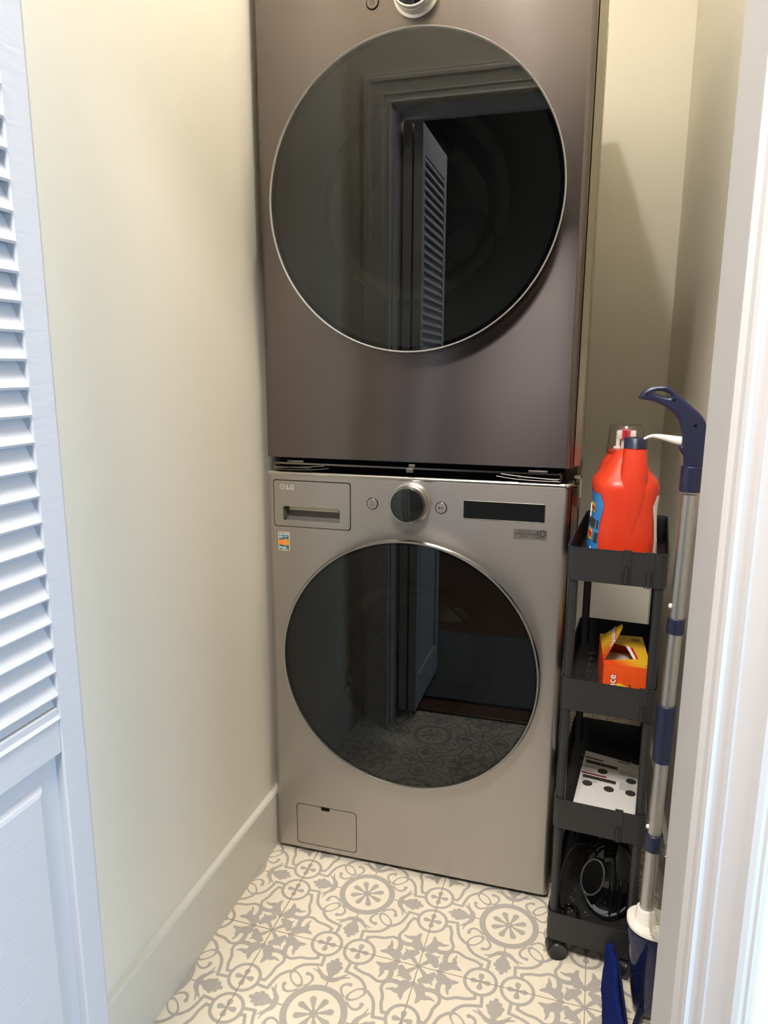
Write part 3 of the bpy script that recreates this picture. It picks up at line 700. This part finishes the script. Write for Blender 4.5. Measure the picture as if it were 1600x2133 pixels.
b = bmesh.new(); lathe(b, [(.0395, .2245), (.0355, .285), (.0335, .290), (.030, .2915), (.024, .2905), (.020, .2915), (0, .290)], 56, caps=False); lathe(b, [(.0380, .2245), (.0342, .284), (.032, .2885), (0, .2885)], 56, caps=False); obj('dosing_cup', b, M_clear, j2, True)
b = bmesh.new(); box(b, -.020, .020, -.013, .013, .258, .278, .003); box(b, -.020, -.012, -.012, .004, .236, .262, .002); box(b, .010, .018, -.012, .004, .236, .262, .002); lathe(b, [(.010, .236), (.010, .262)], 20); box(b, -.024, -.010, -.014, .004, .236, .242, .001)
obj('spout', b, M_white_p, j2, True)
b = bmesh.new(); box(b, -.009, .009, -.0145, .012, .258, .2815, .002); obj('spout_valve', b, mat('crimson_plastic', srgb(200, 36, 62), .35), j2)

# ------------------------------------------------------------------ dryer sheet box
x_, y_ = CL(.0875, .050); ZT2 = TOPS[1]-TH+.0036
bxw, bxd, bxh = .088, .170, .080
sb = thing('dryer_sheet_box', 'orange and yellow carton of dryer sheets with torn-open top flap, second tray of the cart', 'box', (.7690, -.1245, ZT2), R(2))
M_carton = bpy.data.materials.new('carton_print'); M_carton.use_nodes = True; nt = M_carton.node_tree; bs = nt.nodes['Principled BSDF']
tc = nt.nodes.new('ShaderNodeTexCoord'); sx = nt.nodes.new('ShaderNodeSeparateXYZ'); nt.links.new(tc.outputs['Object'], sx.inputs[0])
mth = nt.nodes.new('ShaderNodeMath'); mth.operation = 'MULTIPLY_ADD'; mth.inputs[1].default_value = 5.0; mth.inputs[2].default_value = .12; nt.links.new(sx.outputs[1], mth.inputs[0])
mt2 = nt.nodes.new('ShaderNodeMath'); mt2.operation = 'MULTIPLY_ADD'; mt2.inputs[1].default_value = 5.5; nt.links.new(sx.outputs[0], mt2.inputs[0]); nt.links.new(mth.outputs[0], mt2.inputs[2])
rp = nt.nodes.new('ShaderNodeValToRGB'); rp.color_ramp.elements[0].position = .30; rp.color_ramp.elements[0].color = srgb(226, 70, 22); rp.color_ramp.elements[1].position = .62; rp.color_ramp.elements[1].color = srgb(222, 176, 34)
nt.links.new(mt2.outputs[0], rp.inputs[0]); nt.links.new(rp.outputs[0], bs.inputs['Base Color']); bs.inputs['Roughness'].default_value = .35
M_oran = mat('carton_orange', srgb(228, 84, 30), .35, mott=.12, mscale=20); M_kraft = mat('carton_inside', srgb(196, 190, 178), .7)
b = bmesh.new(); t = .0008
box(b, 0, bxw, 0, t, 0, bxh); box(b, 0, bxw, bxd-t, bxd, 0, bxh); box(b, 0, t, t, bxd-t, 0, bxh); box(b, bxw-t, bxw, t, bxd-t, 0, bxh); box(b, t, bxw-t, t, bxd-t, 0, t)
obj('carton', b, M_oran, sb)
# top with torn opening
top = curve_mesh([[(0, 0), (bxw, 0), (bxw, bxd), (0, bxd), (0, .15), (.030, .118), (.049, .108), (.058, .040), (.004, .022), (0, .02)]], .0004); top.transform(T((0, 0, bxh)))
obj('carton_top', top, M_carton, sb)
obj('tear_edge', xf(curve_mesh([[(.049, .108), (.062, .100), (.068, .042), (.058, .040)]], .0002), T((0, 0, bxh+.0008))), M_pred, sb)
obj('tear_edge', xf(curve_mesh([[(.049, .108), (.0565, .104), (.063, .041), (.058, .040)]], .0002), T((0, 0, bxh+.0012))), M_whitei, sb)
b = bmesh.new(); box(b, .008, bxw-.006, .03, .16, .002, .046, .006); obj('dryer_sheets', b, mat('dryer_sheet_fabric', srgb(225, 222, 212), .8, bump=.5, bscale=200), sb)
# standing flap
fp = R(58); FM = T((.001, 0, bxh+.0006)) @ Matrix(((0, -math.cos(fp), -math.sin(fp), 0), (1, 0, 0, 0), (0, -math.sin(fp), math.cos(fp), 0), (0, 0, 0, 1)))   # u = +y, v = down the flap, n = printed side
me = curve_mesh([[(.018, 0), (.150, 0), (.122, -.030), (.098, -.052), (.082, -.066), (.066, -.066), (.052, -.054), (.034, -.026)]], .0003); me.transform(FM)
flo = obj('torn_flap', me, M_carton, sb)
for nm, m, bo, off in (('flap_lettering_outline', M_pred, .0016, .0008), ('flap_lettering', M_whitei, .0003, .0013)):
    me = text_mesh('Bounce', .0240, .0001, bo); me.transform(FM @ T((.036, -.040, off)) @ ROT('Z', -6)); obj(nm, me, m, flo)
# front print
b = xf(curve_mesh([rrect(.034, .036, .062, .070, .004)], .0002), FRONT(0, -.0006, 0)); obj('front_flap', b, M_oran, sb)
b = xf(curve_mesh([[(.012, 0), (.066, 0), (.066, .03), (.03, .045), (.012, .036)]], .0001), FRONT(0, -.0010, 0)); obj('front_print', b, M_yellow, sb)
for m, bo, y0_ in ((M_pred, .0016, -.0013), (M_whitei, .0003, -.0018)):
    me = text_mesh('Bounce', .0200, .0001, bo); me.transform(FRONT(.0235, y0_, .0010) @ ROT('Z', 90)); obj('front_lettering', me, m, sb)
me = text_mesh('1-800-5-Bounce', .0062, .0001, .0001); me.transform(FRONT(.0520, -.0016, .004) @ ROT('Z', 90)); obj('phone_lettering', me, M_ink, sb)
b = bmesh.new()
for k in range(2): box(b, bxw-.010+k*.003, bxw-.009+k*.003, .004, .012, bxh+.0006, bxh+.0009)
for k in range(6): box(b, .064+.0028*k, .0652+.0028*k, .138, .156, bxh+.0006, bxh+.0009)
obj('small_print', b, M_ink, sb)

# ------------------------------------------------------------------ leaflet on the third tray
ZT3 = TOPS[2]-TH+.0036
LP = [Vector((.7250, -.1120, 0)), Vector((.8600, -.1220, 0)), Vector((.8750, .1000, 0)), Vector((.7520, .1300, 0))]
def lf(u, v_, off=0):
    p = LP[0].lerp(LP[1], u).lerp(LP[3].lerp(LP[2], u), v_)
    z = ZT3+.006+.016*max(0, v_-.55)**1.5*(1.1-.5*u)+.006*math.sin(PI*v_)*.6+.010*max(0, .25-v_)*0
    return (p.x, p.y, z+off)
lfo = thing('printed_leaflet', 'white instruction leaflet with dark round pictures, third tray of the cart', 'leaflet', LP[0]+Vector((0, 0, ZT3)))
def lpatch(u0, u1, v0, v1, off, nu=6, nv=12):
    b = bmesh.new(); g_ = [[b.verts.new(Vector(lf(u0+(u1-u0)*i/nu, v0+(v1-v0)*j/nv, off))-lfo.location) for i in range(nu+1)] for j in range(nv+1)]
    for j in range(nv):
        for i in range(nu): b.faces.new((g_[j][i], g_[j][i+1], g_[j+1][i+1], g_[j+1][i]))
    return b
b = lpatch(0, 1, 0, 1, 0); join(b, lpatch(0, 1, 0, 1, -.0035))
obj('sheet', b, M_paper, lfo, True)
b = bmesh.new()
for q in ((.02, .35, .875, .90), (.02, .44, .600, .625), (.60, .80, .955, .975)): join(b, lpatch(*q, .0006, 4, 1))
obj('heading_bar', b, M_maroon, lfo)
b = bmesh.new()
for q in ((.05, .60, .79, .845), (.05, .60, .525, .580)): join(b, lpatch(*q, .0008, 5, 2))
obj('picture_strip', b, M_dgrey, lfo)
for (u, v_) in ((.36, .70), (.15, .44), (.50, .42), (.84, .645), (.84, .435)):
    b = bmesh.new(); rr_ = .0108; bmesh.ops.create_circle(b, cap_ends=True, segments=28, radius=rr_)
    p = Vector(lf(u, v_, .0010))-lfo.location; bmesh.ops.translate(b, verts=b.verts, vec=p); obj('round_picture', b, M_dgrey, lfo)
b = bmesh.new()
for k in range(26):
    u0 = .03 if k < 10 else .66; v0 = (.74-.012*k if k < 3 else .66-.012*(k-3) if k < 5 else .50-.011*(k-5)) if k < 8 else .82-.013*(k-8)
    if k >= 16: v0 = .58-.013*(k-16); 
    join(b, lpatch(u0, u0+random.uniform(.2, .32), v0, v0+.0035, .0007, 3, 1))
obj('body_text', b, M_grey, lfo)

# ------------------------------------------------------------------ appliance on the bottom tray
ZT4 = TOPS[3]-TH+.0036
AX, AY = .8120, -.0420
ap = thing('small_appliance', 'glossy black rounded small appliance with a grey trim band, bottom tray of the cart', 'appliance', (AX, AY, ZT4))
APB = ((0, .060, .085, 0), (.004, .070, .095, 0), (.02, .090, .108, 0), (.045, .104, .118, 0), (.075, .108, .122, 0), (.105, .104, .116, .0), (.130, .090, .098, .002), (.150, .066, .07, .004), (.163, .036, .036, .006), (.168, .012, .012, .006))
b = bmesh.new(); loft(b, [[(x, y, z) for x, y in sup(w_, d_, 2.1, 40, dx, 0)] for z, w_, d_, dx in APB]); obj('body', b, M_gloss, ap, True)
M_trim = mat('grey_trim', srgb(128, 128, 132), .3, .2)
def ap_r(z):
    for q0, q1 in zip(APB, APB[1:]):
        if q0[0] <= z <= q1[0]: t_ = (z-q0[0])/(q1[0]-q0[0]); return ((q0[1]+(q1[1]-q0[1])*t_)/2, (q0[2]+(q1[2]-q0[2])*t_)/2)
    return (.03, .03)
pts = []
for i in range(31):
    t_ = i/30; a = R(175+170*t_); z = .022+.040*(2*t_-.95)**2; rx, ry = ap_r(z); pts.append((rx*math.cos(a), ry*math.sin(a), z))
b = bmesh.new(); tube(b, pts, .0030, 8); obj('trim_band', b, M_trim, ap, True)
b = bmesh.new(); lathe(b, [(0, 0), (.014, 0), (.013, .002), (0, .0035)], 32); bmesh.ops.scale(b, verts=b.verts, vec=(1.25, .75, 1)); bmesh.ops.transform(b, matrix=T((-.014, -.0520, .033)) @ ROT('Z', -14) @ ROT('X', 72), verts=b.verts)
obj('badge', b, M_trim, ap, True)
M = T((-.0345, -.050, .104)) @ ROT('Z', -30) @ ROT('X', 84) @ ROT('Z', -14)
b = bmesh.new(); tube(b, [(.0235*math.cos(2*PI*i/48), .044*math.sin(2*PI*i/48), 0) for i in range(48)], .0022, 10, closed=True); bmesh.ops.transform(b, matrix=M, verts=b.verts); obj('opening_rim', b, mat('rim_dark_grey', (.07, .07, .07, 1), .25), ap, True)
b = bmesh.new(); lathe(b, [(0, -.012), (1, -.012), (1, .0002), (0, .0002)], 40); bmesh.ops.scale(b, verts=b.verts, vec=(.0235, .044, 1)); bmesh.ops.transform(b, matrix=M, verts=b.verts); obj('opening', b, M_void, ap)
for k, (x0_, bend) in enumerate(((.004, .002), (.019, .006), (.033, .008))):
    pts = []
    for i in range(19):
        z = .020+.118*i/18; rx, ry = ap_r(z); xx = x0_+bend*math.sin(PI*i/18); yy = -ry*math.sqrt(max(0, 1-(xx/rx)**2))-.0005; pts.append((xx, yy, z))
    b = bmesh.new(); tube(b, pts, [.0022+.0030*math.sin(PI*i/18) for i in range(19)], 10); obj('grip_rib', b, M_gloss, ap, True)
b = bmesh.new(); tube(b, smoothpts([(-.020, .030, .140), (-.010, .020, .172), (.012, .008, .182), (.034, .004, .166), (.046, .008, .120)], 6), .0065, 12); obj('carry_handle', b, M_gloss, ap, True)
# its cord, coiled
pts = []
for i in range(0, 150):
    t_ = i/150*2*PI*2.6; rr_ = .020+.006*math.sin(i*.13)
    pts.append((.735+rr_*math.cos(t_)*.75, -.105+rr_*math.sin(t_)*1.3, ZT4+.0045+.0036*i/30+.004*math.sin(i*.21)**2))
pts += [(.712, -.110, ZT4+.040), (.712, -.095, ZT4+.080), (.722, -.075, ZT4+.125), (.740, -.060, ZT4+.150), (.765, -.045, ZT4+.145), (.785, -.03, ZT4+.120)]
cd = obj('power_cord', tube(bmesh.new(), smoothpts([p for i, p in enumerate(pts) if i % 5 == 0 or i > 149], 4), .0026, 8), M_gloss, ap, True); cd.location = (-AX, -AY, -ZT4)

# ------------------------------------------------------------------ spray mop
P0 = Vector((.8690, -.250, .215)); P1 = Vector((.8850, -.205, 1.020))
ax_ = (P1-P0).normalized()
mop = thing('spray_mop', 'navy and silver spray mop leaning upright by the right wall, in front of the cart', 'mop', (P0.x, P0.y, 0))
def ML(p): return Vector(p)-Vector((P0.x, P0.y, 0))
def at_(z): return P0+ax_*((z-P0.z)/ax_.z)
b = bmesh.new(); tube(b, [ML(at_(.20)), ML(at_(1.01))], .0122, 24); obj('pole', b, M_alu, mop, True)
def sleeve(z0, z1, r, m, nm='ring'):
    b = bmesh.new(); tube(b, [ML(at_(z0)), ML(at_(z0+.001)), ML(at_(z1-.001)), ML(at_(z1))], [r-.001, r, r, r-.001], 28); return obj(nm, b, m, mop, True)
sleeve(.765, .793, .0150, M_navy); sleeve(.525, .632, .0165, M_navy, 'grip'); sleeve(.352, .384, .0160, M_navy)
sleeve(1.015, 1.058, .0178, M_navy, 'collar')
for z in (.815, .398):
    p = at_(z); b = bmesh.new(); bmesh.ops.create_uvsphere(b, u_segments=14, v_segments=8, radius=.0035)
    for v in b.verts: v.co = Vector((v.co.x-.0125, v.co.y-.004, v.co.z*1.3))+ML(p)
    obj('lock_button', b, M_white_p, mop, True)
# handle: built as 2D outline (x, z) in the plane facing the camera, thick in y
c0 = at_(1.055)
HX = lambda X, Y: ((X-1350)*.000215-.10*(690-Y)*.000215, (690-Y)*.000215)
HN = [HX(*q) for q in ((1283, 690), (1418, 700), (1430, 610), (1443, 520), (1450, 430), (1450, 365), (1436, 310), (1400, 258), (1350, 212), (1290, 158), (1230, 108), (1192, 70), (1160, 54), (1110, 58), (1050, 70), (1000, 95), (968, 135), (957, 158), (1000, 167), (1060, 177), (1130, 204), (1185, 240), (1228, 282), (1256, 325), (1268, 390), (1276, 450), (1272, 505), (1256, 520), (1260, 555), (1288, 600))]
slot = [HX(*q) for q in ((1068, 103), (1090, 94), (1130, 95), (1165, 106), (1195, 122), (1199, 136), (1185, 147), (1150, 141), (1105, 128), (1075, 117))]
outl = [(p.x, p.y) for p in smoothpts([(x, z, 0) for x, z in HN]+[(HN[0][0], HN[0][1], 0)], 3)][:-1]
cu = bpy.data.curves.new('tmp', 'CURVE'); cu.dimensions = '2D'; cu.fill_mode = 'BOTH'; cu.extrude = .006; cu.bevel_depth = .0045; cu.bevel_resolution = 3; cu.offset = -.0042
for lp in [outl, slot[::-1]]:
    s = cu.splines.new('POLY'); s.points.add(len(lp)-1)
    for i, (x, y) in enumerate(lp): s.points[i].co = (x, y, 0, 1)
    s.use_cyclic_u = True
hm = _to_mesh(cu); hm.transform(FRONT(*ML(c0)) @ ROT('Z', -1.0)); hh = obj('handle', hm, M_navy, mop, 50)
b = bmesh.new()
for cx_, cz_, r_ in [HX(1222, 158)+(.0026,), HX(1373, 352)+(.0030,), HX(1030, 118)+(.0015,)]:
    lathe(b, [(r_, 0), (0, .0002)], 14, FY(*(ML(c0)+Vector((cx_, -.0109, cz_)))), caps=False)
obj('screw_hole', b, M_void, hh)
b = bmesh.new(); tp = smoothpts([(q[0], 0, q[1]) for q in (HX(1275, 478), HX(1190, 462), HX(1110, 447), HX(1050, 446), HX(998, 470))], 5)
secs = []
for i, p in enumerate(tp):
    t_ = i/(len(tp)-1); h_ = .0088*(1-t_)**1.3+.0026; c_ = ML(c0)+p+Vector((0, -.0005, 0)); nx_ = Vector((0, 0, 1)) if t_ < .7 else Vector((-.5, 0, .85)).normalized()
    secs.append([c_+Vector((0, .0055*math.cos(2*PI*k/12), 0))+nx_*(h_*.7*math.sin(2*PI*k/12)) for k in range(12)])
loft(b, secs); obj('trigger', b, M_white_p, mop, True)
# lower body
b = bmesh.new(); secs = []
for z, w_, d_, dx, dy in ((.018, .050, .045, .012, 0), (.03, .060, .055, .012, 0), (.07, .068, .064, .010, 0), (.12, .076, .070, .008, 0), (.16, .084, .074, .007, 0), (.192, .090, .077, .006, 0), (.197, .086, .074, .006, 0)):
    secs.append([(x, y, z) for x, y in sup(w_*.94, d_, 2.3, 36, dx+.004, dy)])
loft(b, secs); obj('lower_body', b, M_navyg, mop, True)
b = bmesh.new(); secs = []
for z, w_, d_ in ((.196, .090, .076), (.198, .0945, .081), (.2035, .0950, .081), (.206, .090, .077)):
    secs.append([(x, y, z+.008*((-x+.03)/.09)) for x, y in sup(w_*.92, d_, 2.3, 36, .011, 0)])
loft(b, secs); tube(b, [ML(at_(.200)), ML(at_(.232)), ML(at_(.234))], [.0205, .0175, .016], 24)
obj('white_collar', b, M_white_p, mop, True)
b = bmesh.new(); secs = []
bc = (.026, -.026)
for z, s_ in ((.196, .3), (.199, .62), (.207, .86), (.222, .98), (.24, 1), (.33, 1), (.362, .97), (.374, .84), (.380, .62), (.382, .2)):
    secs.append([(x, y, z) for x, y in sup(.046*s_, .046*s_, 3, 32, *bc)])
loft(b, secs); bt = obj('liquid_bottle', b, M_bottle, mop, True); bt['label'] = 'clear refill bottle with foam at the bottom'
b = bmesh.new(); random.seed(3)
for k in range(170):
    a = random.uniform(0, 2*PI); z = .204+.034*random.random()**1.6; q = .0195
    b2 = bmesh.new(); bmesh.ops.create_icosphere(b2, subdivisions=1, radius=random.uniform(.0006, .0013)); p = (bc[0]+q*max(-1, min(1, 1.12*math.cos(a))), bc[1]+q*max(-1, min(1, 1.12*math.sin(a))), z)
    bmesh.ops.translate(b2, verts=b2.verts, vec=p); join(b, b2)
obj('foam', b, M_foam, bt, kind='stuff')
# mop head standing on its long edge
hd = obj('head_plate', bmesh.new(), M_navy, mop)
bpy.data.objects.remove(hd, do_unlink=True)
def headM(): return T((.8030-P0.x, -.196-P0.y, .004)) @ ROT('Z', 4) @ ROT('Y', 12)
b = bmesh.new(); box(b, .006, .012, -.40, .0, .002, .082, .003, 2, M=headM()); hd = obj('head_plate', b, M_navy, mop, True)
b = bmesh.new(); N1, N2 = 150, 14; secs = []
random.seed(5)
for i in range(N1+1):
    t_ = i/N1; y = .012-t_*.42; tp = min(1, .18+t_*9); ring = []
    wv = .0025*math.sin(t_*14)
    for k in range(36):
        a = 2*PI*k/36; c_, s_ = math.cos(a), math.sin(a)
        xx = -.002+wv+.0070*abs(c_)**.8*(1 if c_ > 0 else -1); zz = .045+.0435*tp*abs(s_)**.6*(1 if s_ > 0 else -1)+(1-tp)*.035
        ring.append(headM() @ Vector((xx+random.uniform(-.0011, .0011), y+random.uniform(-.001, .001), zz+random.uniform(-.0012, .0012))))
    secs.append(ring)
loft(b, secs)
M_pad = mat('blue_microfibre', srgb(18, 32, 96), .95, bump=1., bscale=900, mott=.55, mscale=420, spec=.1)
obj('microfiber_pad', b, M_pad, mop, True)
b = bmesh.new()
for y in (-.035, -.30):
    box(b, .009, .017, y-.010, y+.010, .050, .064, .002, M=headM())
obj('pad_clip', b, M_white_p, hd)
b = bmesh.new(); tube(b, [headM() @ Vector((.016, -.19, .045)), Vector((.010, 0, .030))], .006, 16); obj('swivel_joint', b, M_navy, mop, True)

# ------------------------------------------------------------------ loose pieces of a part become parts of their own
def split_loose(name):
    for o in [o for o in bpy.data.objects if o.name.split('.')[0] == name]:
        bm = bmesh.new(); bm.from_mesh(o.data); bm.faces.ensure_lookup_table(); seen = set(); groups = []
        for f in bm.faces:
            if f.index in seen: continue
            st_ = [f]; seen.add(f.index); g = []
            while st_:
                q = st_.pop(); g.append(q.index)
                for e in q.edges:
                    for f2 in e.link_faces:
                        if f2.index not in seen: seen.add(f2.index); st_.append(f2)
            groups.append(set(g))
        if len(groups) < 2: bm.free(); continue
        for g in groups:
            b2 = bm.copy(); b2.faces.ensure_lookup_table()
            bmesh.ops.delete(b2, geom=[f for f in b2.faces if f.index not in g], context='FACES')
            me = bpy.data.meshes.new(name); b2.to_mesh(me); b2.free()
            for m in o.data.materials: me.materials.append(m)
            n = bpy.data.objects.new(name, me); C.objects.link(n); n.parent = o.parent; n.location = o.location
        bm.free(); bpy.data.objects.remove(o, do_unlink=True)
for nm in ('leveling_foot', 'dryer_foot', 'drum_lifter', 'hinge', 'pad_clip', 'tear_edge'): split_loose(nm)
for o in bpy.data.objects:
    if o.name.split('.')[0] in ('body_text', 'small_print', 'bubble_print', 'screw_hole', 'picture_strip', 'heading_bar', 'sticker_text', 'badge_text', 'phone_lettering', 'front_lettering', 'flap_lettering', 'flap_lettering_outline', 'logo_lettering', 'symbol', 'round_logo', 'sticker_print'): o['kind'] = 'stuff'
